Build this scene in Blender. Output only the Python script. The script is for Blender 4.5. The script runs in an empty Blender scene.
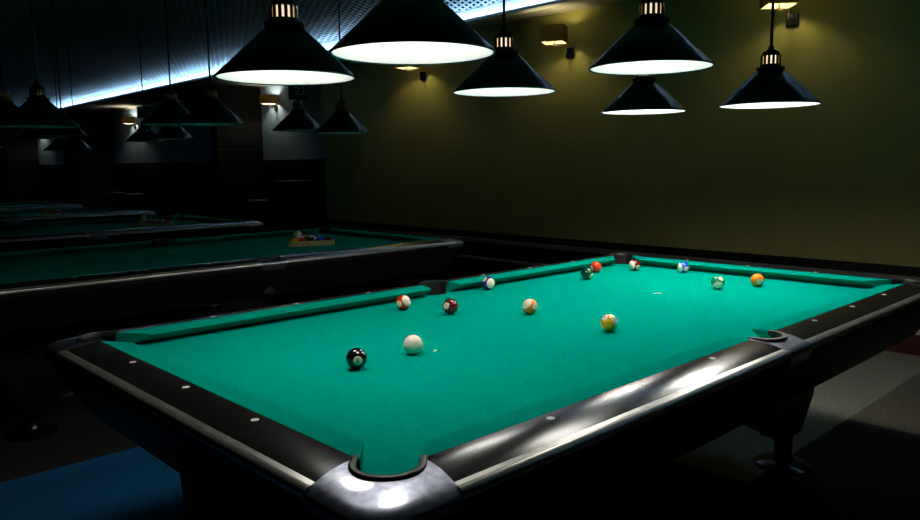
import bpy, math, random
from mathutils import Vector, Matrix
random.seed(7)
S = bpy.context.scene
COL = S.collection
RT = 0.82                      # height of the rail tops above the floor
PI = math.pi

# ------------------------------------------------------------------ materials
def mat(name, col, rough=0.5, metal=0.0, spec=0.5, emit=None, estr=0.0, var=0.0, vscale=40, bump=0.0, bscale=200, coat=0.0, trans=0.0):
    m = bpy.data.materials.new(name); m.use_nodes = True
    nt = m.node_tree; b = nt.nodes['Principled BSDF']
    b.inputs['Base Color'].default_value = (*col, 1)
    b.inputs['Roughness'].default_value = rough
    b.inputs['Metallic'].default_value = metal
    b.inputs['Specular IOR Level'].default_value = spec
    b.inputs['Coat Weight'].default_value = coat
    if trans: b.inputs['Transmission Weight'].default_value = trans
    if emit:
        b.inputs['Emission Color'].default_value = (*emit, 1)
        b.inputs['Emission Strength'].default_value = estr
    if var or bump:
        tc = nt.nodes.new('ShaderNodeTexCoord')
    if var:
        n = nt.nodes.new('ShaderNodeTexNoise'); n.inputs['Scale'].default_value = vscale; n.inputs['Detail'].default_value = 4
        r = nt.nodes.new('ShaderNodeMapRange'); r.inputs['From Min'].default_value = .3; r.inputs['From Max'].default_value = .7
        r.inputs['To Min'].default_value = 1 - var; r.inputs['To Max'].default_value = 1 + var
        mx = nt.nodes.new('ShaderNodeVectorMath'); mx.operation = 'SCALE'; mx.inputs[0].default_value = col
        nt.links.new(tc.outputs['Object'], n.inputs['Vector']); nt.links.new(n.outputs['Fac'], r.inputs['Value'])
        nt.links.new(r.outputs['Result'], mx.inputs['Scale']); nt.links.new(mx.outputs['Vector'], b.inputs['Base Color'])
    if bump:
        n2 = nt.nodes.new('ShaderNodeTexNoise'); n2.inputs['Scale'].default_value = bscale; n2.inputs['Detail'].default_value = 3
        bp = nt.nodes.new('ShaderNodeBump'); bp.inputs['Strength'].default_value = bump; bp.inputs['Distance'].default_value = .002
        nt.links.new(tc.outputs['Object'], n2.inputs['Vector']); nt.links.new(n2.outputs['Fac'], bp.inputs['Height'])
        nt.links.new(bp.outputs['Normal'], b.inputs['Normal'])
    return m

M = {}
M['cloth'] = mat('cloth', (0.0, 0.325, 0.235), .95, spec=0.0, var=.16, vscale=300, bump=.15, bscale=900)
M['cushion'] = mat('cushion', (0.0, 0.30, 0.213), .95, spec=0.0, var=.10, vscale=260, bump=.15, bscale=900)  # same cloth as the bed, with the cushions' shade put into the colour
M['chalk'] = mat('chalk', (0.45, 0.75, 0.65), .9, var=.3, vscale=200)
M['laminate'] = mat('laminate', (0.010, 0.009, 0.008), .185, spec=.5, var=.3, vscale=14, bump=.03, bscale=250)
M['black'] = mat('black', (0.006, 0.006, 0.007), .45, spec=.3, var=.2, vscale=6)
M['trim_metal'] = mat('trim_metal', (0.58, 0.56, 0.52), .28, metal=.85, var=.08, vscale=30)
M['chrome'] = mat('chrome', (0.30, 0.31, 0.39), .38, metal=1, var=.3, vscale=60, bump=.04, bscale=60, coat=1.0)
M['chrome'].node_tree.nodes['Principled BSDF'].inputs['Coat Roughness'].default_value = .09
M['rubber'] = mat('rubber', (0.022, 0.02, 0.018), .38, spec=.6, var=.15, vscale=60)
M['leather'] = mat('leather', (0.010, 0.010, 0.010), .6, bump=.3, bscale=160)
M['sight'] = mat('sight', (0.85, 0.82, 0.76), .3)
M['shade'] = mat('shade', (0.004, 0.018, 0.018), .18, spec=.6)
M['shade_in'] = mat('shade_in', (0.9, 0.9, 0.89), .5)
M['lamp_on'] = mat('lamp_on', (0.9, 0.9, 0.9), .5, emit=(1, .965, .90), estr=24)
M['lamp_near'] = mat('lamp_near', (0.9, 0.9, 0.9), .5, emit=(1, .965, .90), estr=17)
M['lamp_far'] = mat('lamp_far', (0.9, 0.9, 0.9), .5, emit=(1, .965, .90), estr=42)
M['lamp_glow'] = mat('lamp_glow', (0.9, 0.8, 0.6), .5, emit=(1, .92, .74), estr=.8)
M['lamp_off'] = mat('lamp_off', (0.55, 0.55, 0.55), .5)
M['brass'] = mat('brass', (0.80, 0.66, 0.40), .25, metal=1)
M['cord'] = mat('cord', (0.006, 0.006, 0.006), .6)
M['olive'] = mat('olive', (0.40, 0.375, 0.13), .8, spec=.2, var=.06, vscale=3, bump=.1, bscale=120)
M['soffit'] = mat('soffit', (0.42, 0.40, 0.34), .8, spec=.2, var=.04, vscale=3)
M['lip'] = mat('lip', (0.80, 0.80, 0.80), .7, spec=.2)
M['bay'] = mat('bay', (0.22, 0.30, 0.38), .8, spec=.2, var=.08, vscale=4)  # white bay walls, with the bluish light put into their colour
M['faint'] = mat('faint', (0.03, 0.03, 0.03), .5)
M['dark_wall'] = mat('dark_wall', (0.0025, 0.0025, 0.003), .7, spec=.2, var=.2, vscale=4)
M['dado'] = mat('dado', (0.006, 0.005, 0.005), .5, spec=.3, var=.2, vscale=8)
M['ledge'] = mat('ledge', (0.20, 0.195, 0.19), .45, var=.1, vscale=8)
M['pale_strip'] = mat('pale_strip', (0.75, 0.72, 0.64), .5)
M['kick_red'] = mat('kick_red', (0.06, 0.006, 0.006), .6, var=.2, vscale=20)
M['grille'] = mat('grille', (0.34, 0.37, 0.40), .55, spec=.3)
M['plenum'] = mat('plenum', (0.006, 0.006, 0.007), .9, spec=0)
for nm_, st_ in (('cove', 80), ('cove_mid', 90), ('cove_bright', 115)):
    M[nm_] = mat(nm_, (0.7, 0.8, 0.9), .5, emit=(.40, .70, 1.0), estr=st_)
M['wood'] = mat('wood', (0.58, 0.45, 0.17), .5, var=.2, vscale=30)
M['cream'] = mat('cream', (0.92, 0.84, 0.58), .12, coat=.4)
M['ink'] = mat('ink', (0.02, 0.02, 0.02), .4)
M['sign'] = mat('sign', (0.010, 0.010, 0.011), .4)
M['sign_txt'] = mat('sign_txt', (0.75, 0.75, 0.72), .5)
M['plate'] = mat('plate', (0.05, 0.05, 0.05), .2, metal=.9)
M['steel'] = mat('steel', (0.75, 0.70, 0.58), .25, metal=1)
M['bulb'] = mat('bulb', (1, .9, .7), .5, emit=(1, .84, .42), estr=88)
M['bulb_cool'] = mat('bulb_cool', (1, .95, .85), .5, emit=(1, .92, .72), estr=260)
# fabric of the wall lamp shades: lets light through
fm = mat('shade_fabric', (0.26, 0.20, 0.05), .9, spec=0, var=.25, vscale=120)
nt = fm.node_tree; pb = nt.nodes['Principled BSDF']; out = nt.nodes['Material Output']
tl = nt.nodes.new('ShaderNodeBsdfTranslucent'); tl.inputs['Color'].default_value = (.50, .31, .03, 1)
ms = nt.nodes.new('ShaderNodeMixShader'); ms.inputs['Fac'].default_value = .28
nt.links.new(pb.outputs[0], ms.inputs[1]); nt.links.new(tl.outputs[0], ms.inputs[2]); nt.links.new(ms.outputs[0], out.inputs['Surface'])
M['shade_fabric'] = fm
lm = mat('lining', (0.8, 0.76, 0.62), .7, spec=0)
nt = lm.node_tree; pb = nt.nodes['Principled BSDF']; out = nt.nodes['Material Output']
tl = nt.nodes.new('ShaderNodeBsdfTranslucent'); tl.inputs['Color'].default_value = (.8, .7, .45, 1)
ms = nt.nodes.new('ShaderNodeMixShader'); ms.inputs['Fac'].default_value = .4
nt.links.new(pb.outputs[0], ms.inputs[1]); nt.links.new(tl.outputs[0], ms.inputs[2]); nt.links.new(ms.outputs[0], out.inputs['Surface'])
M['lining'] = lm

def carpet(name, col):
    return mat(name, col, .95, spec=.1, var=.55, vscale=110, bump=.4, bscale=300)
CARP = {'dark': carpet('carpet_dark', (.030, .029, .030)), 'blue': carpet('carpet_blue', (.012, .13, .30)),
        'grey': carpet('carpet_grey', (.235, .235, .195)), 'brown': carpet('carpet_brown', (.12, .11, .085)),
        'red': carpet('carpet_red', (.10, .012, .012))}

def ball_mat(name, col, stripe):
    m = mat(name, col, .05, spec=.6, coat=.6)
    if stripe:
        nt = m.node_tree; b = nt.nodes['Principled BSDF']
        tc = nt.nodes.new('ShaderNodeTexCoord'); sx = nt.nodes.new('ShaderNodeSeparateXYZ')
        ab = nt.nodes.new('ShaderNodeMath'); ab.operation = 'ABSOLUTE'
        lt = nt.nodes.new('ShaderNodeMapRange'); lt.inputs['From Min'].default_value = BR * .61; lt.inputs['From Max'].default_value = BR * .64
        mx = nt.nodes.new('ShaderNodeMix'); mx.data_type = 'RGBA'
        mx.inputs['A'].default_value = (*col, 1); mx.inputs['B'].default_value = (.94, .88, .66, 1)
        nt.links.new(tc.outputs['Object'], sx.inputs[0]); nt.links.new(sx.outputs['Z'], ab.inputs[0])
        nt.links.new(ab.outputs[0], lt.inputs['Value']); nt.links.new(lt.outputs['Result'], mx.inputs['Factor'])
        nt.links.new(mx.outputs['Result'], b.inputs['Base Color'])
    return m

# ------------------------------------------------------------------ mesh helpers
class MB:
    def __init__(s): s.v = []; s.f = []
    def add(s, vs, fs):
        o = len(s.v); s.v += [tuple(v) for v in vs]; s.f += [tuple(i + o for i in f) for f in fs]; return s
    def box(s, x0, x1, y0, y1, z0, z1):
        return s.add([(x0,y0,z0),(x1,y0,z0),(x1,y1,z0),(x0,y1,z0),(x0,y0,z1),(x1,y0,z1),(x1,y1,z1),(x0,y1,z1)],
                     [(0,3,2,1),(4,5,6,7),(0,1,5,4),(1,2,6,5),(2,3,7,6),(3,0,4,7)])
    def loft(s, loops, cap0=True, cap1=True):
        n = len(loops[0]); fs = []
        for k in range(len(loops) - 1):
            for i in range(n):
                j = (i + 1) % n
                fs.append((k*n+i, k*n+j, (k+1)*n+j, (k+1)*n+i))
        if cap0: fs.append(tuple(range(n - 1, -1, -1)))
        if cap1: fs.append(tuple((len(loops) - 1) * n + i for i in range(n)))
        return s.add([v for l in loops for v in l], fs)
    def prism(s, poly, z0, z1):
        return s.loft([[(x, y, z0) for x, y in poly], [(x, y, z1) for x, y in poly]])
    def lathe(s, prof, n=48, cx=0, cy=0, rad=None, cap0=False, cap1=False):
        loops = []
        for r, z in prof:
            loops.append([(cx + r*math.cos(2*PI*i/n), cy + r*math.sin(2*PI*i/n), z) for i in range(n)])
        return s.loft(loops, cap0, cap1)
    def tube(s, a, b, r, n=12, r2=None):
        a = Vector(a); b = Vector(b); d = (b - a).normalized()
        u = d.orthogonal().normalized(); w = d.cross(u)
        r2 = r if r2 is None else r2
        return s.loft([[a + r*(u*math.cos(2*PI*i/n) + w*math.sin(2*PI*i/n)) for i in range(n)],
                       [b + r2*(u*math.cos(2*PI*i/n) + w*math.sin(2*PI*i/n)) for i in range(n)]])
    def build(s, name, m, parent=None, smooth=False, loc=(0, 0, 0), bevel=0, angle=40):
        me = bpy.data.meshes.new(name); me.from_pydata([tuple(v) for v in s.v], [], s.f)
        import bmesh
        bm = bmesh.new(); bm.from_mesh(me); bmesh.ops.recalc_face_normals(bm, faces=bm.faces); bm.to_mesh(me); bm.free()
        me.materials.append(m)
        if smooth:
            me.polygons.foreach_set('use_smooth', [True] * len(me.polygons)); me.set_sharp_from_angle(angle=math.radians(angle))
        o = bpy.data.objects.new(name, me); COL.objects.link(o); o.location = loc
        if parent: o.parent = parent
        if bevel:
            b = o.modifiers.new('bevel', 'BEVEL'); b.width = bevel; b.segments = 2; b.limit_method = 'ANGLE'
        return o

def tag(o, label=None, cat=None, group=None, kind=None):
    if label: o['label'] = label
    if cat: o['category'] = cat
    if group: o['group'] = group
    if kind: o['kind'] = kind
    return o
def empty(name, loc, label, cat, group=None, rz=0):
    o = bpy.data.objects.new(name, None); COL.objects.link(o); o.location = loc; o.rotation_euler = (0, 0, rz)
    o.empty_display_size = .05
    return tag(o, label, cat, group)
def kids(o): return [c for c in bpy.data.objects if c.parent is o]
def copy_tree(o, parent=None, skip=()):
    c = o.copy(); COL.objects.link(c)
    if parent: c.parent = parent
    for ch in kids(o):
        if ch.name.split('.')[0] in skip: continue
        copy_tree(ch, c, skip)
    return c
def struct(o): o['kind'] = 'structure'; return o

# ------------------------------------------------------------------ camera
CR = Vector((0.72247454, -0.69131782, -0.01049845)); CU = Vector((0.09456424, 0.08376164, 0.99198871)); CB = Vector((-0.6849001, -0.71767936, 0.1258896))
CPOS = Vector((-0.80025, -1.01730, RT + 0.49873))
cam = bpy.data.cameras.new('camera'); co = bpy.data.objects.new('camera', cam); COL.objects.link(co)
co.matrix_world = Matrix(((CR.x, CU.x, CB.x, CPOS.x), (CR.y, CU.y, CB.y, CPOS.y), (CR.z, CU.z, CB.z, CPOS.z), (0, 0, 0, 1)))
cam.sensor_fit = 'HORIZONTAL'; cam.sensor_width = 36; cam.lens = 36 * 757.685 / 920; cam.clip_start = .02; cam.clip_end = 100
S.camera = co

# ------------------------------------------------------------------ the pool table
L, Wd = 2.588, 1.27; XM = 1.303
CE = .071; TI = .161; OUT = .186     # cloth edge, inner edge of trim, outer edge (distance outward from the cushion nose)
BED = -.042
def slope(d):
    """height of the gently rounded rail top below its inner edge, at distance d outward from the cushion nose"""
    x = min(max(0, d - CE - .005), .085)
    return -1.745*x*x - .17*max(0, d - TI)


def frame2(o, a, d):
    """maps (s along, d outward) to xy"""
    return lambda s_, d_: (o[0] + a[0]*s_ + d[0]*d_, o[1] + a[1]*s_ + d[1]*d_)
def rail_prism(fr, prof, lo, hi):
    """prof: (d,z) points; lo/hi: functions of d giving the two ends"""
    A = [(*fr(lo(d), d), z) for d, z in prof]; B = [(*fr(hi(d), d), z) for d, z in prof]
    return MB().loft([A, B])
def lin(d0, s0, d1, s1): return lambda d: s0 + (s1 - s0) * (d - d0) / (d1 - d0)

CORNER_NOSE = lin(0, .083, CE, .0); CORNER_RAIL = lin(CE, .012, OUT, -.006)
def neg(f, ln): return lambda d: ln - f(d)
SIDE_NOSE = lin(0, .085, CE, .064); SIDE_RAIL = lin(CE, .080, OUT, .070)

def build_table(label):
    root = empty('pool_table', (0, 0, 0), label, 'pool table', 'row of pool tables')
    Z = RT
    # bed with pocket cut-outs
    pts = []
    def arc(cx, cy, r, a0, a1, n=14):
        return [(cx + r*math.cos(math.radians(a0 + (a1-a0)*i/n)), cy + r*math.sin(math.radians(a0 + (a1-a0)*i/n))) for i in range(n + 1)]
    c = .050; r = .056; t = math.degrees(math.asin(.021/.056)); e = CE
    pts += arc(-c, -c, r, 90 + t, -t)
    pts += arc(XM, -.088, .060, 163.5, 16.5)
    pts += arc(L + c, -c, r, 180 + t, 90 - t)
    pts += arc(L + c, Wd + c, r, 270 + t, 180 - t)
    pts += arc(XM, Wd + .088, .060, -16.5, -163.5)
    pts += arc(-c, Wd + c, r, t, -90 - t)
    MB().prism(pts, Z + BED - .025, Z + BED).build('bed', M['cloth'], root)
    # cushions + rails: four long halves, two short ones
    fr_near = frame2((0, 0), (1, 0), (0, -1)); fr_far = frame2((0, Wd), (1, 0), (0, 1))
    fr_l = frame2((0, 0), (0, 1), (-1, 0)); fr_r = frame2((L, 0), (0, 1), (1, 0))
    cprof = [(d, Z + z) for d, z in [(CE, 0), (.014, -.004), (.004, -.0055), (0, -.0075), (.003, -.011), (.056, -.0415), (CE, -.0415)]]
    rprof = [(CE + (TI - CE)*i/14, Z - .0005 + slope(CE + (TI - CE)*i/14)) for i in range(15)] + [(TI, Z - .048), (CE, Z - .048)]
    tprof = [(d, Z + z + slope(d)) for d, z in [(TI, .0005), (.1725, .0008), (.173, -.0004), (.174, .0008), (.177, .0006), (.180, -.0003), (.1828, -.0020), (.1848, -.0045), (.1858, -.0075), (OUT, -.011), (OUT, -.016), (.175, -.018), (TI, -.018)]]
    uprof = [(d, Z + z) for d, z in [(TI, -.030), (.174, -.032), (.181, -.034), (.181, -.05), (TI, -.05)]]
    segs = []
    for fr in (fr_near, fr_far):
        segs.append((fr, CORNER_NOSE, neg(SIDE_NOSE, XM), CORNER_RAIL, neg(SIDE_RAIL, XM), [L/8, L/4, 3*L/8]))
        segs.append((fr, lambda d: XM + SIDE_NOSE(d), neg(CORNER_NOSE, L), lambda d: XM + SIDE_RAIL(d), neg(CORNER_RAIL, L), [5*L/8, 3*L/4, 7*L/8]))
    for fr in (fr_l, fr_r):
        segs.append((fr, CORNER_NOSE, neg(CORNER_NOSE, Wd), CORNER_RAIL, neg(CORNER_RAIL, Wd), [Wd/4, Wd/2, 3*Wd/4]))
    for fr, n0, n1, r0, r1, ds in segs:
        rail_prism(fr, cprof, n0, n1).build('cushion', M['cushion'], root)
        ra = rail_prism(fr, rprof, r0, r1).build('rail', M['laminate'], root, smooth=True, angle=30)
        rail_prism(fr, tprof, r0, r1).build('rail_trim', M['trim_metal'], ra, smooth=True, angle=35)
        rail_prism(fr, uprof, r0, r1).build('rail_base', M['black'], ra)
        for s_ in ds:
            x, y = fr(s_, .094)
            MB().lathe([(.0085, Z - .004), (.0085, Z - .0006)], 20, x, y, cap0=True, cap1=True).build('sight', M['sight'], ra)
    # corner castings with their pocket rings and pockets
    def corner(mx, my):
        P = lambda x, y: ((x if not mx else L - x), (y if not my else Wd - y))
        ra = .075; cc = -OUT + ra
        out_ = [(.010, -CE), (.004, -.13), (-.007, -OUT), (-.06, -OUT), (cc, -OUT)]
        for i in range(1, 12):
            a = math.radians(270 - 90*i/12); out_.append((cc + ra*math.cos(a), cc + ra*math.sin(a)))
        out_ += [(-OUT, cc), (-OUT, -.06), (-OUT, -.007), (-.13, .004), (-CE, .010)]
        inn = [(-.050 + .061*math.cos(math.radians(a)), -.050 + .061*math.sin(math.radians(a))) for a in [338 - (338-112)*i/40 for i in range(41)]]
        def resample(pts, ts):
            ls = [0]
            for q in range(1, len(pts)): ls.append(ls[-1] + math.dist(pts[q-1], pts[q]))
            o = []
            for t_ in ts:
                l_ = t_*ls[-1]; q = 1
                while q < len(pts) - 1 and ls[q] < l_: q += 1
                f = (l_ - ls[q-1])/(ls[q] - ls[q-1]); o.append((pts[q-1][0] + (pts[q][0]-pts[q-1][0])*f, pts[q-1][1] + (pts[q][1]-pts[q-1][1])*f))
            return o
        tot = sum(math.dist(out_[q], out_[q+1]) for q in range(len(out_)-1)); k1 = (math.dist(out_[0], out_[1]) + math.dist(out_[1], out_[2]))/tot
        n1, n2 = 8, 40
        to = [k1*i/n1 for i in range(n1)] + [k1 + (1-2*k1)*i/n2 for i in range(n2)] + [1 - k1 + k1*i/n1 for i in range(n1 + 1)]
        ki = .10
        ti = [ki*i/n1 for i in range(n1)] + [ki + (1-2*ki)*i/n2 for i in range(n2)] + [1 - ki + ki*i/n1 for i in range(n1 + 1)]
        OP, IP = resample(out_, to), resample(inn, ti); nP = len(OP)
        def zc(x, y):
            u_, w_ = max(0, -x), max(0, -y); return slope((u_**5 + w_**5)**.2)
        rows = [[(*P(*q), Z - .05) for q in IP]]
        for t_ in [0, .12, .25, .38, .5, .6, .7, .78, .85, .91, .96, 1]:
            row = []
            for q in range(nP):
                x = IP[q][0] + (OP[q][0]-IP[q][0])*t_; y = IP[q][1] + (OP[q][1]-IP[q][1])*t_
                e_ = (1 - t_)*math.dist(OP[q], IP[q]); side_ = q < n1 or q > nP - 1 - n1
                rd = 0 if side_ else .012*max(0, 1 - e_/.030)**2.4
                row.append((*P(x, y), Z + .0012 + zc(x, y) - rd))
            rows.append(row)
        last = rows[-1]
        for dz in (.008, .016, .022): rows.append([(x, y, z - dz) for x, y, z in last])
        mbc = MB(); mbc.v = [v for r_ in rows for v in r_]
        mbc.f = [(a*nP + b, a*nP + b + 1, (a+1)*nP + b + 1, (a+1)*nP + b) for a in range(len(rows)-1) for b in range(nP-1)]
        cst = mbc.build('corner_casting', M['chrome'], root, smooth=True, angle=50)
        cst['label'] = 'polished chrome corner casting'
        ring(lambda x, y: P(x, y), cst, [(-.050 + e_, -.050 + e_, 135) for e_ in (.022, .014, .007)] + [(-.050, -.050, a) for a in [135 + 180*i/28 for i in range(29)]] + [(-.050 + e_, -.050 + e_, 315) for e_ in (.007, .014, .022)], .0535, .066, -.012, .0045)
        pocket(P, -.050, -.050, .057, 125, 325)
    def ring(P, par, pts, ri, ro, z0=-.006, z1=.0075):
        loops = []
        for cx, cy, a in pts:
            ca, sa = math.cos(math.radians(a)), math.sin(math.radians(a))
            q = lambda r_: P(cx + r_*ca, cy + r_*sa)
            loops.append([(*q(ri), Z + z0), (*q(ri), Z + z1 - .001), (*q(ri + .001), Z + z1), (*q(ro - .003), Z + z1), (*q(ro), Z + z1 - .003), (*q(ro), Z + z0)])
        MB().loft(loops).build('pocket_ring', M['rubber'], par, smooth=True, angle=50)
    def pocket(P, cx, cy, r_, a0, a1):
        m = MB()
        def wall(b0, b1, zt):
            n = 24; A = []
            for i in range(n + 1):
                a = math.radians(b0 + (b1-b0)*i/n); x, y = P(cx + r_*math.cos(a), cy + r_*math.sin(a)); x2, y2 = P(cx + (r_+.004)*math.cos(a), cy + (r_+.004)*math.sin(a))
                A.append([(x, y, Z - .19), (x, y, Z + zt), (x2, y2, Z + zt), (x2, y2, Z - .19)])
            m.loft(A)
        wall(a0, a1, -.006); wall(a1, a0 + 360, BED - .026)
        n = 24
        m.prism([P(cx + (r_+.004)*math.cos(2*PI*i/n), cy + (r_+.004)*math.sin(2*PI*i/n)) for i in range(n)], Z - .195, Z - .19)
        m.build('pocket', M['leather'], root)
    for mx in (0, 1):
        for my in (0, 1): corner(mx, my)
    def side(my):
        P = lambda x, y: (XM + x, (y if not my else Wd - y))
        # U shaped inner cut
        uu = [(-.070, -.066)]
        for i in range(25):
            a = math.radians(180 + 180*i/24); uu.append((.0595*math.cos(a), -.080 + .050*math.sin(a)))
        uu.append((.070, -.066))
        outer = [(.080, -CE), (.073, -.125), (.070, -OUT), (0, -OUT), (-.070, -OUT), (-.073, -.125), (-.080, -CE)]
        nrm = [(0, 0), (0, 0), (0, 1), (0, 1), (0, 1), (0, 0), (0, 0)]
        loops = []
        for off, z in [(.02, .001), (.007, 0), (.002, -.004), (0, -.010), (0, -.018), (.006, -.045)]:
            lq = [(x, y + ny*off) for (x, y), (nx, ny) in zip(outer, nrm)] + uu
            loops.append([(*P(x, y), Z + z + slope(-y)) for x, y in lq])
        cst = MB().loft(loops).build('side_casting', M['chrome'], root, smooth=True, angle=50)
        cst['label'] = 'brushed chrome side pocket casting'
        lo = []
        def q(x, y): return P(x, y)
        path = [(-.080, -.060, .9)] + [None]*29 + [(.080, -.060, .9)]
        for i in range(29):
            a = math.radians(176 + 188*i/28); path[i+1] = (math.cos(a), math.sin(a))
        for i, pth in enumerate(path):
            if len(pth) == 3:
                sx = -1 if pth[0] < 0 else 1
                a_, b_ = (sx*.057, -.062), (sx*.069, -.062)
            else:
                a_, b_ = (.053*pth[0], -.080 + .044*pth[1]), (.066*pth[0], -.080 + .057*pth[1])
            (ax, ay), (bx, by) = q(*a_), q(*b_)
            lo.append([(ax, ay, Z - .010), (ax, ay, Z + .004), (bx, by, Z + .004), (bx, by, Z - .010)])
        MB().loft(lo).build('pocket_ring', M['rubber'], cst, smooth=True, angle=50)
        m = MB(); A = []
        n = 28
        for i in range(n + 1):
            a = math.radians(170 + 200*i/n); x, y = P(.056*math.cos(a), -.080 + .046*math.sin(a)); x2, y2 = P(.0595*math.cos(a), -.080 + .050*math.sin(a))
            A.append([(x, y, Z - .19), (x, y, Z - .006), (x2, y2, Z - .006), (x2, y2, Z - .19)])
        m.loft(A); A = []
        for i in range(n + 1):
            a = math.radians(10 + 160*i/n); x, y = P(.0575*math.cos(a), -.088 + .0575*math.sin(a)); x2, y2 = P(.0615*math.cos(a), -.088 + .0615*math.sin(a))
            A.append([(x, y, Z - .19), (x, y, Z + BED - .026), (x2, y2, Z + BED - .026), (x2, y2, Z - .19)])
        m.loft(A)
        m.prism([P(.0645*math.cos(2*PI*i/n), -.085 + .062*math.sin(2*PI*i/n)) for i in range(n)], Z - .195, Z - .19)
        m.build('pocket', M['leather'], root)
    side(0); side(1)
    # sloping black apron
    def rr(off, rad, z, n=8):
        o = []
        for cx, cy, a0 in [(-off + rad, -off + rad, 180), (L + off - rad, -off + rad, 270), (L + off - rad, Wd + off - rad, 0), (-off + rad, Wd + off - rad, 90)]:
            for i in range(n + 1):
                a = math.radians(a0 + 90*i/n); o.append((cx + rad*math.cos(a), cy + rad*math.sin(a), Z + z))
        return o
    ap = MB().loft([rr(.10, .04, -.20), rr(.17, .075, -.20+.152), rr(.180, .075, -.046), rr(.180, .075, -.060), rr(.105, .06, -.215), rr(.085, .04, -.222), rr(-.02, .02, -.222), rr(-.02, .02, -.066), ][1:-2] + [rr(.085, .04, -.225), rr(.07, .04, -.225), rr(.05, .03, -.07), rr(.165, .07, -.0462)], cap0=False, cap1=False)
    ap.f += []
    ap.build('apron', M['black'], root, smooth=True, angle=30)
    MB().box(.03, L - .03, .05, Wd - .05, Z - .235, Z - .20).build('underframe', M['black'], root)
    # legs with round levelling feet
    for lx, sg in ((.19, -1), (L - .19, 1)):
        for ly in (.31, Wd - .31):
            def rect(a, b, h, z):
                a, b = sorted((lx + sg*a, lx + sg*b)); return [(a, ly-h, z), (b, ly-h, z), (b, ly+h, z), (a, ly+h, z)]
            lg = MB().loft([rect(-.47, .16, .075, Z - .234), rect(-.43, .14, .07, Z - .51), rect(-.12, .05, .06, Z - .655), rect(-.11, .045, .055, Z - .672)]).build('leg', M['black'], root, bevel=.010)
            MB().lathe([(.040, Z - .673), (.036, .05), (.05, .03), (.105, .018), (.118, .008), (.118, 0)], 36, lx, ly, cap0=True, cap1=True).build('foot', M['plate'], lg, smooth=True)
    return root

T1 = build_table('large green pool table nearest the camera, lit by six lamps with twelve coloured balls')
table_off = [(-.02, 2.81, 'unlit pool table directly behind the bright one, with a wooden rack of balls on it'),
             (-.06, 5.41, 'dark pool table, third back from the camera, with a dim triangle of balls'),
             (-.04, 7.95, 'dark pool table, fourth back from the camera, only its lit rail edge showing'),
             (-.06, 10.39, 'dark pool table farthest from the camera, at the left edge of the photo')]
for i, (dx, dy, lab) in enumerate(table_off):
    t = copy_tree(T1, skip=() if i == 0 else ('sight', 'rail_base'))
    t.location = (dx, dy, 0); t['label'] = lab

bed1 = [c for c in kids(T1) if c.name.startswith('bed')][0]
for cx, cy, a_, b_, rz in [(.640, .600, .013, .004, .5), (1.93, .66, .028, .006, -.3)]:
    m = MB(); m.lathe([(.0005, 0), (.5, 0), (1, 0)], 16)
    m.v = [(cx + a_*x*math.cos(rz) - b_*y*math.sin(rz), cy + a_*x*math.sin(rz) + b_*y*math.cos(rz), RT + BED + .0006) for x, y, z in m.v]
    m.build('chalk_mark', M['chalk'], bed1)
# ------------------------------------------------------------------ balls
BR = .0286
CREAM = (.80, .72, .52)
BALLCOL = {1: (.95, .50, .01), 2: (.01, .10, .62), 3: (.85, .04, .008), 4: (.05, .012, .26), 5: (.95, .24, .004), 6: (.0, .085, .045), 7: (.14, .006, .010), 8: (.008, .008, .009)}
NM = {1: 'yellow', 2: 'blue', 3: 'red', 4: 'purple', 5: 'orange', 6: 'green', 7: 'maroon', 8: 'black'}
BM = {}
for k in range(1, 16):
    BM[k] = ball_mat('ball_%s_%s' % (NM[k if k < 9 else k - 8], 'solid' if k < 9 else 'stripe'), (.0, .26, .10) if k == 14 else BALLCOL[k if k < 9 else k - 8], k > 8)
BM[0] = mat('ball_cream', (.96, .92, .72), .1, coat=.4)

def sphere_mesh(name, m, seg=40, rings=24):
    b = MB(); prof = [(BR*math.sin(PI*i/rings), -BR*math.cos(PI*i/rings)) for i in range(1, rings)]
    b.lathe(prof, seg)
    nl = len(b.v) // seg; b.v += [(0, 0, -BR), (0, 0, BR)]; a = len(b.v) - 2
    for i in range(seg):
        j = (i + 1) % seg
        b.f.append((a, j, i)); b.f.append((a + 1, (nl-1)*seg + i, (nl-1)*seg + j))
    o = b.build(name, m, smooth=True, angle=180); return o

def text_tris(txt, size):
    cu = bpy.data.curves.new('glyph', 'FONT'); cu.body = txt; cu.size = size; cu.align_x = 'CENTER'; cu.align_y = 'CENTER'; cu.resolution_u = 3
    ob = bpy.data.objects.new('glyph', cu); COL.objects.link(ob)
    bpy.context.view_layer.update()
    me = bpy.data.meshes.new_from_object(ob.evaluated_get(bpy.context.evaluated_depsgraph_get()))
    vs = [tuple(v.co) for v in me.vertices]; fs = [tuple(p.vertices) for p in me.polygons]
    bpy.data.objects.remove(ob); bpy.data.curves.remove(cu); bpy.data.meshes.remove(me)
    if vs:
        mx = (min(v[0] for v in vs) + max(v[0] for v in vs)) / 2; my = (min(v[1] for v in vs) + max(v[1] for v in vs)) / 2
        vs = [(v[0]-mx, v[1]-my, 0) for v in vs]
    return vs, fs

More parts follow.
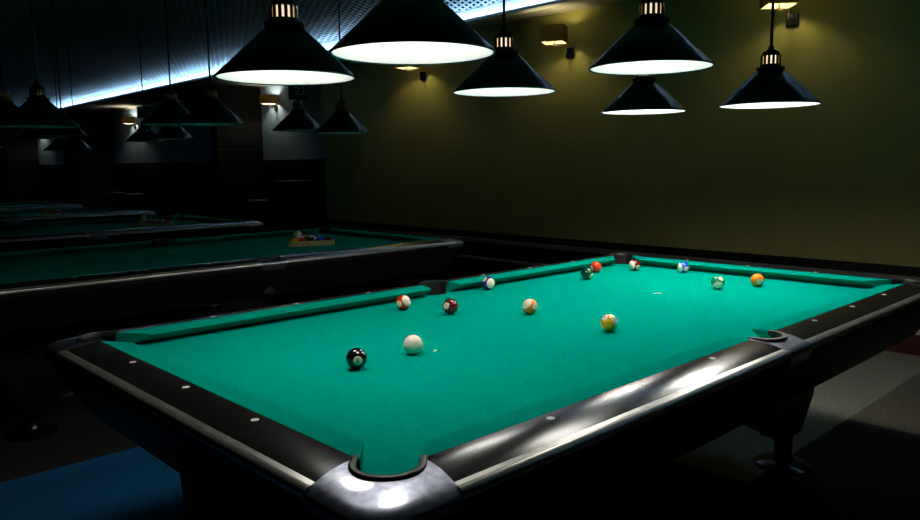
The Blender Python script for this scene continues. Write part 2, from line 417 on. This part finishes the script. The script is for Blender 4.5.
def add_spots(ball, num):
    for sgn in (1, -1):
        m = MB(); A = math.radians(25); R_ = BR * 1.004; n = 28; vs = [(sgn*R_, 0, 0)]; fs = []
        for k in range(1, 5):
            for i in range(n):
                t = A*k/4; vs.append((sgn*R_*math.cos(t), R_*math.sin(t)*math.cos(2*PI*i/n), R_*math.sin(t)*math.sin(2*PI*i/n)))
        for i in range(n): fs.append((0, 1 + i, 1 + (i+1) % n))
        for k in range(3):
            for i in range(n):
                j = (i+1) % n; fs.append((1+k*n+i, 1+(k+1)*n+i, 1+(k+1)*n+j, 1+k*n+j))
        sp = m.add(vs, fs).build('number_spot', M['cream'], ball, smooth=True, angle=180)
        vs, fs = text_tris(str(num), .0175 if num < 10 else .0135)
        R2 = BR * 1.010
        pts = [(sgn*math.sqrt(max(R2*R2 - x*x - y*y, 0)), sgn*x, y) for x, y, _ in vs]
        MB().add(pts, fs).build('numeral', M['ink'], sp)

def view_dir(pos, ox, oy):
    tc = (CPOS - pos).normalized(); r_ = CR - tc*CR.dot(tc); r_.normalize(); u = tc.cross(r_)
    k = math.hypot(ox, oy); w = math.sqrt(max(0, 1 - min(k, .999)**2))
    return (r_*ox - u*oy + tc*w).normalized()

BZ = RT + BED + BR
balls = [  # number, x, y, spot offset on the disc, stripe-pole offset, label
    (8, .360, .602, (.12, .21), None, 'black ball with a pale number eight, left of the white cue ball'),
    (0, .567, .613, (0, 0), None, 'plain creamy white cue ball standing right of the black ball'),
    (11, .972, 1.149, None, (.68, -.40), 'red and white striped ball left of the maroon ball, near the far side pocket'),
    (7, 1.038, .962, (-.58, -.10), None, 'solid dark maroon ball with its number turned left, below the far side pocket'),
    (12, 1.519, 1.238, (-.46, -.58), (.62, .06), 'purple and white striped ball touching the far long cushion'),
    (13, 1.234, .752, (.76, .05), (-.60, -.56), 'orange and white striped ball in the middle of the table, white side to the left'),
    (9, 1.196, .383, (-.66, -.58), (.86, -.42), 'yellow and white striped ball nearest the long right rail'),
    (6, 2.035, 1.098, (.74, .42), None, 'solid dark green ball just in front of the bright red ball'),
    (3, 2.243, 1.200, (-.85, .15), None, 'solid bright red ball just behind the dark green ball'),
    (15, 2.43, 1.101, (.45, .40), (-.74, .05), 'maroon red and white striped ball beside the far corner pocket'),
    (10, 2.525, .884, (.80, .28), (-.88, .14), 'blue and white striped ball resting by the far short cushion'),
    (14, 2.19, .529, (.5, -.58), (.05, .72), 'green and white striped ball left of the solid orange ball'),
    (5, 2.367, .439, (.38, .30), None, 'solid orange ball with number five, rightmost on the bright table'),
]
for num, x, y, sp, ax, lab in balls:
    pos = Vector((x, y, BZ))
    o = sphere_mesh('cue_ball' if num == 0 else 'pool_ball', BM[num]); o.location = pos
    tag(o, lab, 'ball', 'balls on the bright table')
    if num:
        if ax:
            a = view_dir(pos, *ax)
            if sp: s_ = view_dir(pos, *sp)
            else: s_ = a.cross(Vector((0, 0, 1)))
            s_ = (s_ - a*s_.dot(a)).normalized()
        else:
            s_ = view_dir(pos, *sp); a = Vector((0, 0, 1)); a = (a - s_*a.dot(s_)).normalized()
        y_ = a.cross(s_)
        o.rotation_euler = Matrix(((s_.x, y_.x, a.x), (s_.y, y_.y, a.y), (s_.z, y_.z, a.z))).to_euler()
        add_spots(o, num)

# wooden racks of balls on the dark tables
def triangle_frame(h=.034, side=.312, th=.012):
    def tri(s_, rad, n=6):
        o = []; cen = [(-s_/2, -s_/(2*math.sqrt(3))), (s_/2, -s_/(2*math.sqrt(3))), (0, s_/math.sqrt(3))]
        for k, a0 in enumerate((150, 270, 30)):
            cx, cy = cen[k]; d = math.hypot(cx, cy); cx -= cx/d*2*rad; cy -= cy/d*2*rad
            for i in range(n + 1):
                a = math.radians(a0 + 60 + 120*(i/n) - 60 + 0); o.append((cx + rad*math.cos(a), cy + rad*math.sin(a)))
        return o
    a = tri(side + .05, .028); b = tri(side + .05 - 2*th*math.sqrt(3), .028 - th)
    return MB().loft([[(x, y, 0) for x, y in b], [(x, y, 0) for x, y in a], [(x, y, h) for x, y in a], [(x, y, h) for x, y in b], [(x, y, 0) for x, y in b]], cap0=False, cap1=False)
simple = {}
def simple_ball(k):
    if k not in simple: simple[k] = sphere_mesh('pool_ball', BM[k], 20, 12); return simple[k]
    c = simple[k].copy(); COL.objects.link(c); return c
RZ = RT + BED
racks = [((2.034, 3.452), math.radians(-24), 'wooden triangle rack full of balls on the dark table behind the bright one', 'second'),
         ((2.007, 6.045), math.radians(-20), 'dim wooden triangle rack on the third table back', 'third'),
         ((1.899, 8.585), math.radians(-20), 'dim wooden triangle rack on the fourth table back', 'fourth')]
tri0 = None
front = [(1, 'yellow'), (3, 'red'), (8, 'black'), (10, 'blue and white striped'), (7, 'maroon')]
rest = [9, 6, 12, 2, 15, 14, 4, 11, 13, 5]
for ri, ((cx, cy), rz, lab, nth) in enumerate(racks):
    if tri0 is None: tri0 = triangle_frame().build('triangle_rack', M['wood'], smooth=True, angle=30); t = tri0
    else: t = tri0.copy(); COL.objects.link(t)
    t.location = (cx, cy, RZ); t.rotation_euler = (0, 0, rz); tag(t, lab, 'ball rack', 'wooden ball racks')
    d = 2*BR + .0003; q = 0; spots = []
    for row in range(5):
        for k in range(5 - row):
            lx = (k - (4 - row)/2)*d; ly = -2*d/math.sqrt(3) + row*d*math.sqrt(3)/2 + .0
            X = cx + lx*math.cos(rz) - ly*math.sin(rz); Y = cy + lx*math.sin(rz) + ly*math.cos(rz)
            spots.append((X, Y))
            num = front[k][0] if row == 0 else rest[q % 10]
            if row: q += 1
            o = simple_ball(num); o.location = (X, Y, RZ + BR); o.rotation_euler = (random.uniform(0, 6), random.uniform(0, 6), random.uniform(0, 6))
            if ri == 0 and row == 0:
                tag(o, '%s ball in front row of the wooden rack on second table' % front[k][1], 'ball', 'racked balls on the second table')
            elif ri == 0:
                tag(o, 'ball behind the front row inside the wooden rack on the second table', 'ball', 'rear racked balls on the second table')
            else:
                tag(o, 'dim ball inside the wooden rack on the %s table back' % nth, 'ball', 'racked balls on the %s table' % nth)
    # white ball lying in the hollow between three balls
    a, b_, c_ = spots[0], spots[1], spots[5]
    X = (a[0]+b_[0]+c_[0])/3; Y = (a[1]+b_[1]+c_[1])/3
    o = simple_ball(0); o.name = 'cue_ball'; o.location = (X, Y, RZ + BR + 2*BR*math.sqrt(2/3) + .0002)
    tag(o, 'white cue ball lying on top of the racked balls on the %s table' % nth, 'ball')

# ------------------------------------------------------------------ hanging lamps
CEIL = RT + 1.985
shade_mb = MB()
shade_mat = M['shade']
nt = shade_mat.node_tree; pbs = nt.nodes['Principled BSDF']
tc = nt.nodes.new('ShaderNodeTexCoord'); gr = nt.nodes.new('ShaderNodeTexGradient'); gr.gradient_type = 'RADIAL'
mu = nt.nodes.new('ShaderNodeMath'); mu.operation = 'MULTIPLY'; mu.inputs[1].default_value = 2*PI*90
si = nt.nodes.new('ShaderNodeMath'); si.operation = 'SINE'
bp = nt.nodes.new('ShaderNodeBump'); bp.inputs['Strength'].default_value = .25; bp.inputs['Distance'].default_value = .002
nt.links.new(tc.outputs['Object'], gr.inputs['Vector']); nt.links.new(gr.outputs['Fac'], mu.inputs[0]); nt.links.new(mu.outputs[0], si.inputs[0])
nt.links.new(si.outputs[0], bp.inputs['Height']); nt.links.new(bp.outputs['Normal'], pbs.inputs['Normal'])

def build_lamp(lit, src=None):
    root = empty('pendant_lamp', (0, 0, 0), 'x', 'lamp')
    R0 = .1955
    MB().lathe([(R0 - .002, -.002), (R0, .0), (R0, .003), (.047, .142), (.045, .142), (R0 - .004, .001), (R0 - .002, -.002)], 96).build('shade', M['shade'], root, smooth=True, angle=60)
    MB().lathe([(R0 - .0035, .0012), (R0 - .0075, .0012), (.040, .1355), (.039, .1355)], 96).build('reflector', M['shade_in'], root, smooth=True)['label'] = 'white inner reflector'
    df = MB().lathe([(.0005, .050), (.10, .050), (.1355, .053), (.1355, .056), (.0005, .056)], 64).build('diffuser', M['lamp_on'] if lit else M['lamp_off'], root)
    df['label'] = 'glowing white diffuser' if lit else 'unlit pale diffuser'
    MB().lathe([(.001, .142), (.055, .142), (.056, .146), (.055, .150), (.040, .153), (.038, .162), (.001, .162)], 40).build('collar', M['cord'], root, smooth=True)
    m = MB(); core = MB().lathe([(.001, .1625), (.026, .1625), (.026, .1955), (.001, .1955)], 24)
    for i in range(13):
        a = 2*PI*i/13; m.tube((.034*math.cos(a), .034*math.sin(a), .162), (.034*math.cos(a), .034*math.sin(a), .196), .0056, 10)
    m.build('slotted_ring', M['brass'], root, smooth=True)['label'] = 'brass ribbed ring'
    core.build('socket', M['lamp_glow'] if lit else M['brass'], root)
    MB().lathe([(.001, .196), (.036, .196), (.035, .201), (.029, .212), (.014, .220), (.009, .236), (.001, .236)], 32).build('cap', M['cord'], root, smooth=True)
    MB().lathe([(.001, 0), (.0055, 0), (.0055, 1), (.001, 1)], 12).build('cord', M['cord'], root, loc=(0, 0, .235))
    return root
lamp_on = build_lamp(True); lamp_off = build_lamp(False)
used = set()
def put_lamp(lit, x, y, z, label, group, level='lamp_on'):
    src = lamp_on if lit else lamp_off
    if src.name in used: o = copy_tree(src)
    else: o = src; used.add(src.name)
    o.location = (x, y, RT + z); tag(o, label, 'lamp', group)
    for c in kids(o):
        if lit and c.name.startswith('diffuser') and level != 'lamp_on':
            c.data = c.data.copy(); c.data.materials[0] = M[level]
        if c.name.startswith('cord'): c.scale = (1, 1, CEIL - (RT + z) - .235)
    return o
G1 = 'lit lamps over the bright table'
put_lamp(True, .390, .383, .757, 'largest lit cone lamp, cut off by the top of the photo', G1, 'lamp_near')
put_lamp(True, .362, .905, .745, 'lit cone lamp with brass ring at upper left, beside the largest lamp', G1, 'lamp_near')
put_lamp(True, 1.330, .965, .764, 'lit cone lamp hanging just right of and behind the largest lamp', G1)
put_lamp(True, 1.355, .350, .7965, 'big lit cone lamp right of centre, above a smaller one', G1)
put_lamp(True, 2.310, .990, .730, 'smallest lit cone lamp, partly under the big lamp right of centre', G1, 'lamp_far')
put_lamp(True, 2.270, .375, .7207, 'rightmost lit cone lamp, hanging alone before the olive wall', G1, 'lamp_far')
G2 = 'unlit lamps over the second table'
put_lamp(False, .42, 3.50, .719, 'unlit cone lamp large at the left, over the near end of the second table', G2)
put_lamp(False, .40, 4.12, .745, 'unlit cone lamp at the very left edge of the photo, behind the large unlit one', G2)
put_lamp(False, 1.31, 3.33, .748, 'unlit cone lamp just below the lit upper-left lamp, right of its twin', G2)
put_lamp(False, 1.33, 3.94, .774, 'unlit cone lamp left of its twin, before the pale left bay', G2)
put_lamp(False, 2.30, 3.40, .720, 'unlit cone lamp before the olive wall, right of the numbered sign', G2)
put_lamp(False, 2.28, 3.93, .757, 'unlit cone lamp hanging under the sign reading 22', G2)
G3 = 'unlit lamps over the third table'
for x, y, z, lab in [(.44, 6.15, .76, 'unlit lamp over the near end of the third table, right one of the pair'), (.44, 6.75, .76, 'unlit lamp over the near end of the third table, left one of the pair'),
                     (1.30, 6.12, .776, 'unlit lamp over the middle of the third table, right one of the pair'), (1.30, 6.75, .772, 'unlit lamp over the middle of the third table, left one of the pair'),
                     (2.28, 6.15, .763, 'unlit lamp over the far end of the third table, beside the signed lamp'), (2.29, 6.85, .758, 'unlit cone lamp hanging under the farther number sign')]:
    put_lamp(False, x, y, z, lab, G3)
G4 = 'unlit lamps over the fourth table'
for x, y, z, lab in [(1.30, 9.0, .74, 'unlit small lamp at far left over the middle of the fourth table, right one'), (1.30, 9.6, .74, 'unlit small lamp at far left over the middle of the fourth table, left one'),
                     (2.28, 9.0, .72, 'unlit small lamp over the far end of the fourth table, right one'), (2.28, 9.6, .72, 'unlit small lamp over the far end of the fourth table, left one')]:
    put_lamp(False, x, y, z, lab, G4)

# table number signs fixed on two lamp cords
def sign(x, y, z, txt, label):
    n = Vector((CPOS.x - x, CPOS.y - y)); rz = math.radians(-40)
    r_ = empty('number_sign', (x, y, z), label, 'sign', 'table number signs', rz)
    MB().box(-.064, .064, -.012, -.006, -.055, .055).build('panel', M['sign'], r_, bevel=.002)
    MB().box(-.012, .012, -.007, .007, .03, .045).build('clip', M['sign'], r_)
    vs, fs = text_tris(txt, .085)
    MB().add([(vx + .022, -.0135, vy + .008) for vx, vy, _ in vs], fs).build('number', M['sign_txt'], r_)
sign(2.28, 3.93, RT + 1.035, '22', 'small dark sign reading 22 hanging above the unlit lamp by the lit lamp rim')
sign(2.29, 6.85, RT + 1.05, '21', 'small dark number sign on the cord of the lamp before the left pale bay')

# ------------------------------------------------------------------ room shell
WX = 4.9; Y0 = -3.6; Y1 = 27.0; XB = -3.2; BX = 6.05; PX = 5.2; SZ = RT + 1.875
# carpet patchwork
tiles = {}
ys = [Y0] + [.33 + 1.11*k for k in range(-3, 22) if Y0 < .33 + 1.11*k < Y1] + [Y1]
xs = [XB] + [1.0 + 1.11*k for k in range(-3, 6) if XB < 1.0 + 1.11*k < BX] + [BX]
fv = []; ff = []; fmi = []
names = list(CARP); rnd = random.Random(4)
for i in range(len(xs) - 1):
    for j in range(len(ys) - 1):
        xc = (xs[i] + xs[i+1]) / 2; yc = (ys[j] + ys[j+1]) / 2
        c = rnd.choice(['dark', 'dark', 'brown', 'grey', 'dark'])
        if 1.44 < yc < 2.55: c = 'blue' if xc < 1.0 else 'dark'
        elif 2.55 < yc < 3.66: c = 'dark'
        elif 3.66 < yc < 4.77 and xc < 1.5: c = 'grey'
        elif yc > 1.44 and xc > 1.0: c = 'dark'
        elif .33 < yc < 1.44: c = 'grey' if xc > 2 else 'dark'
        elif yc < .33: c = 'brown' if xc > 3 else 'dark'
        o = len(fv); fv += [(xs[i], ys[j], 0), (xs[i+1], ys[j], 0), (xs[i+1], ys[j+1], 0), (xs[i], ys[j+1], 0)]; ff.append((o, o+1, o+2, o+3)); fmi.append(names.index(c))
me = bpy.data.meshes.new('floor'); me.from_pydata(fv, [], ff)
for n in names: me.materials.append(CARP[n])
me.polygons.foreach_set('material_index', fmi)
fo = bpy.data.objects.new('floor', me); COL.objects.link(fo); struct(fo)

struct(MB().box(WX, WX + .15, Y0, 7.52, 0, SZ + .12).build('wall_front', M['olive']))
struct(MB().box(BX, BX + .12, 7.0, Y1, 0, SZ + .12).build('wall_bay', M['bay']))
m = MB(); m.box(WX + .15, BX, 7.37, 7.52, 0, SZ)
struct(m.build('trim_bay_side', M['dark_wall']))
for k, (ya, yb) in enumerate([(11.18, 11.41), (18.38, 19.41), (24.75, 26)]):
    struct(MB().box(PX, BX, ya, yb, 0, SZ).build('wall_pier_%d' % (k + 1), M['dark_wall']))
    struct(MB().box(PX, BX - .04, ya - .012, ya, 1.60, 1.612).build('trim_pier_%d' % (k + 1), M['faint']))
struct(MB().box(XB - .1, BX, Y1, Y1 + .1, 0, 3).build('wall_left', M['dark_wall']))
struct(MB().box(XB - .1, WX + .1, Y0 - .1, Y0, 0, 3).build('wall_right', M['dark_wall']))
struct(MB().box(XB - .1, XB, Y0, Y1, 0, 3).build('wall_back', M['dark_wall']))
# soffit with the lit cove in its lip
def lip(y): return 4.53 + .0262*(y - 4)
ya, yb = Y0, Y1
m = MB()
m.loft([[(lip(ya) + .012, ya, SZ), (BX + .12, ya, SZ), (BX + .12, ya, SZ + .13), (lip(ya) + .012, ya, SZ + .13)],
        [(lip(yb) + .012, yb, SZ), (BX + .12, yb, SZ), (BX + .12, yb, SZ + .13), (lip(yb) + .012, yb, SZ + .13)]])
struct(m.build('ceiling_soffit', M['soffit']))
zb = SZ - .022
struct(MB().loft([[(lip(q) + dx, q, z) for dx, z in [(-.09, zb - .006), (.02, zb - .006), (.02, zb), (.008, zb), (.008, CEIL - .002), (0, CEIL - .002), (0, zb), (-.086, zb), (-.086, zb + .024), (-.09, zb + .024)]] for q in (ya, yb)]).build('ceiling_lip_baffle', M['lip']))  # lip face, plus a ledge added to cut off the tube's light
cv = bpy.data.objects.new('cove_light', None); COL.objects.link(cv); cv.location = (lip(ya), ya, SZ)
tag(cv, 'long blue-white light strip along the edge of the grid ceiling', 'light strip')
for a_, b_, mm in [(ya, 4.6, 'cove'), (4.6, 7.2, 'cove_mid'), (7.2, yb, 'cove_bright')]:
    m = MB(); m.tube((lip(a_) - .045 - lip(ya), a_ - ya, -.006), (lip(b_) - .045 - lip(ya), b_ - ya, -.006), .005, 10)
    m.build('light_tube', M[mm], cv)
# open grid ceiling
m = MB(); sp = .068; hw = .012
poly = [(XB, Y0), (lip(Y0), Y0), (lip(Y1), Y1), (XB, Y1)]
for fam, ang in enumerate((27, 63)):
    ux, uy = math.cos(math.radians(ang)), math.sin(math.radians(ang)); nx, ny = -uy, ux
    cs = [x*nx + y*ny for x, y in poly]; c_ = min(cs) + sp/2
    while c_ < max(cs):
        hit = []
        for q in range(4):
            (ax, ay), (bx, by) = poly[q], poly[(q + 1) % 4]; da = ax*nx + ay*ny - c_; db = bx*nx + by*ny - c_
            if (da < 0) != (db < 0): f = da/(da - db); hit.append((ax + (bx - ax)*f, ay + (by - ay)*f))
        if len(hit) == 2:
            (ax, ay), (bx, by) = hit; z0 = CEIL + fam*.001
            m.loft([[(ax - nx*hw, ay - ny*hw, z0), (ax + nx*hw, ay + ny*hw, z0), (ax + nx*hw, ay + ny*hw, z0 + .006), (ax - nx*hw, ay - ny*hw, z0 + .006)],
                    [(bx - nx*hw, by - ny*hw, z0), (bx + nx*hw, by + ny*hw, z0), (bx + nx*hw, by + ny*hw, z0 + .006), (bx - nx*hw, by - ny*hw, z0 + .006)]])
        c_ += sp
struct(m.build('ceiling', M['grille']))
struct(MB().box(XB, BX, Y0, Y1, CEIL + .40, CEIL + .45).build('ceiling_void', M['plenum']))
# dado, ledges, pale strip and red kick along the olive wall
struct(MB().box(WX - .02, WX, Y0, 7.52, .18, .600).build('trim_dado', M['dado']))
struct(MB().box(WX - .045, WX - .02, Y0, 7.52, .494, .534).build('trim_ledge', M['ledge']))
struct(MB().box(WX - .045, WX - .02, Y0, 7.52, .312, .338).build('trim_rail', M['ledge']))
struct(MB().box(WX - .02, WX, Y0, 1.2, .142, .18).build('trim_pale', M['pale_strip']))
struct(MB().box(WX - .02, WX, 1.2, 7.52, 0, .18).build('baseboard_far', M['dado']))
struct(MB().box(WX - .02, WX, Y0, 1.2, 0, .142).build('baseboard_front', M['kick_red']))
struct(MB().box(BX - .03, BX, 7.52, 11.18, 0, 1.42).build('trim_bay_right', M['dado']))
struct(MB().box(BX - .03, BX, 11.41, 18.38, 0, 1.42).build('trim_bay_left', M['dado']))
struct(MB().box(BX - .03, BX, 19.41, 24.75, 0, 1.42).build('trim_bay_end', M['dado']))
struct(MB().box(BX - .05, BX, 11.41, 18.38, SZ - .03, SZ).build('trim_cornice', M['pale_strip']))

# ------------------------------------------------------------------ wall lamps
def build_sconce(bulbmat, so=.245):
    r_ = empty('wall_lamp', (0, 0, 0), 'x', 'wall lamp')     # origin at the mount, on the wall; the room is towards -x
    m = MB().box(-.022, 0, -.048, .048, -.048, .048); m.build('mount', M['plate'], r_, bevel=.008)
    a = MB(); a.tube((-.02, 0, .0), (-.075, 0, .0), .007); a.tube((-.075, 0, -.008), (-.075, 0, .05), .010); a.tube((-.075, 0, .042), (-so, .0, .042), .006); a.tube((-so, 0, .036), (-so, 0, .11), .008)
    a.build('swing_arm', M['steel'], r_, smooth=True)['label'] = 'polished steel swing arm'
    sh = MB(); h = .103; t = .003
    for q in range(4):
        pass
    o4 = lambda e, z: [(-e, -e, z), (e, -e, z), (e, e, z), (-e, e, z)]
    sh.loft([o4(h - t, 0), o4(h, 0), o4(h, .145), o4(h - t, .145), o4(h - t, 0)], cap0=False, cap1=False)
    s_ = sh.build('shade', M['shade_fabric'], r_, loc=(-so, 0, .066)); s_['label'] = 'square brown fabric shade'
    MB().loft([o4(h - t - .002, .002), o4(h - t - .0005, .002), o4(h - t - .0005, .143), o4(h - t - .002, .143), o4(h - t - .002, .002)], cap0=False, cap1=False).build('lining', M['lining'], s_)
    b = MB().lathe([(.001, 0), (.02, .004), (.03, .02), (.03, .03), (.02, .05), (.012, .06), (.001, .062)], 20)
    bo = b.build('bulb', bulbmat, s_, smooth=True, angle=180, loc=(0, 0, .048))
    return r_, s_
sc_on, sc_sh = build_sconce(M['bulb']); sc_cool, _ = build_sconce(M['bulb_cool'], .15)
def put_sconce(src, first, x, y, z, rot, label, group):
    o = src if first else copy_tree(src)
    o.location = (x, y, z); tag(o, label, 'wall lamp', group)
    for c in kids(o):
        if c.name.startswith('shade'): c.rotation_euler = (0, 0, math.radians(rot))
GW = 'wall lamps on the olive wall'
put_sconce(sc_on, True, WX, 3.445, RT + 1.501, 26, 'square shaded wall lamp in the middle of the olive wall, fully visible', GW)
put_sconce(sc_on, False, WX, 1.414, RT + 1.513, 41, 'square shaded wall lamp at top right, above the rightmost hanging lamp', GW)
put_sconce(sc_on, False, WX, 5.507, RT + 1.476, 15, 'wall lamp half hidden under the rim of the largest hanging lamp', GW)
GB = 'wall lamps in the pale bays'
put_sconce(sc_cool, True, BX, 10.66, RT + 1.475, 12, 'small glowing wall lamp in the pale bay left of the olive wall', GB)
put_sconce(sc_cool, False, BX, 16.95, RT + 1.425, 12, 'small glowing wall lamp in the wide pale bay at left, beside the dark sign', GB)
put_sconce(sc_cool, False, BX, 24.05, RT + 1.47, 12, 'farthest wall lamp at the left edge, a pale spot between unlit lamps', GB)

# ------------------------------------------------------------------ bar tables and stools in the bays
def bar_table(x, y, rz, label):
    r_ = empty('bar_table', (x, y, 0), label, 'bar table', 'bar tables in the bays', rz)
    MB().box(-.26, .26, -.26, .26, 1.05, 1.085).build('table_top', M['dado'], r_, bevel=.006)
    for sx in (-1, 1):
        for sy in (-1, 1): MB().box(sx*.23 - .016, sx*.23 + .016, sy*.23 - .016, sy*.23 + .016, 0, 1.05).build('leg', M['faint'], r_)
    return r_
def bar_stool(x, y, rz, label):
    r_ = empty('bar_stool', (x, y, 0), label, 'stool', 'bar stools in the bays', rz)
    MB().lathe([(.001, .72), (.15, .72), (.17, .735), (.17, .76), (.15, .775), (.001, .775)], 28).build('seat', M['leather'], r_, smooth=True)
    for k in range(4):
        a = PI/4 + k*PI/2; MB().tube((.19*math.cos(a), .19*math.sin(a), 0), (.11*math.cos(a), .11*math.sin(a), .725), .013).build('leg', M['faint'], r_)
    m = MB(); n = 24
    m.loft([[((.165 + .008*math.cos(2*PI*j/6))*math.cos(2*PI*i/n), (.165 + .008*math.cos(2*PI*j/6))*math.sin(2*PI*i/n), .24 + .008*math.sin(2*PI*j/6)) for j in range(6)] for i in range(n + 1)], cap0=False, cap1=False)
    m.build('foot_ring', M['faint'], r_, smooth=True)
bar_table(5.6, 9.35, .3, 'dim bar table standing in the pale bay left of the olive wall')
bar_table(5.5, 14.2, .2, 'dim bar table standing in the wide pale bay at left')
bar_stool(5.35, 10.2, 0, 'dark bar stool in the pale bay left of the olive wall')
bar_stool(5.3, 15.2, 0, 'dark bar stool in the wide bay, beside the dim bar table')
bar_stool(5.35, 16.4, .5, 'dark bar stool in the wide bay, farther from the bar table')

# ------------------------------------------------------------------ world and view
w_ = bpy.data.worlds.new('world'); S.world = w_; w_.use_nodes = True
w_.node_tree.nodes['Background'].inputs[0].default_value = (.3, .4, .5, 1); w_.node_tree.nodes['Background'].inputs[1].default_value = 0.0
S.view_settings.view_transform = 'Standard'; S.view_settings.look = 'None'; S.view_settings.gamma = 1; S.view_settings.exposure = 0
S.view_settings.use_curve_mapping = False
S.cycles.max_bounces = 8; S.cycles.sample_clamp_indirect = 4
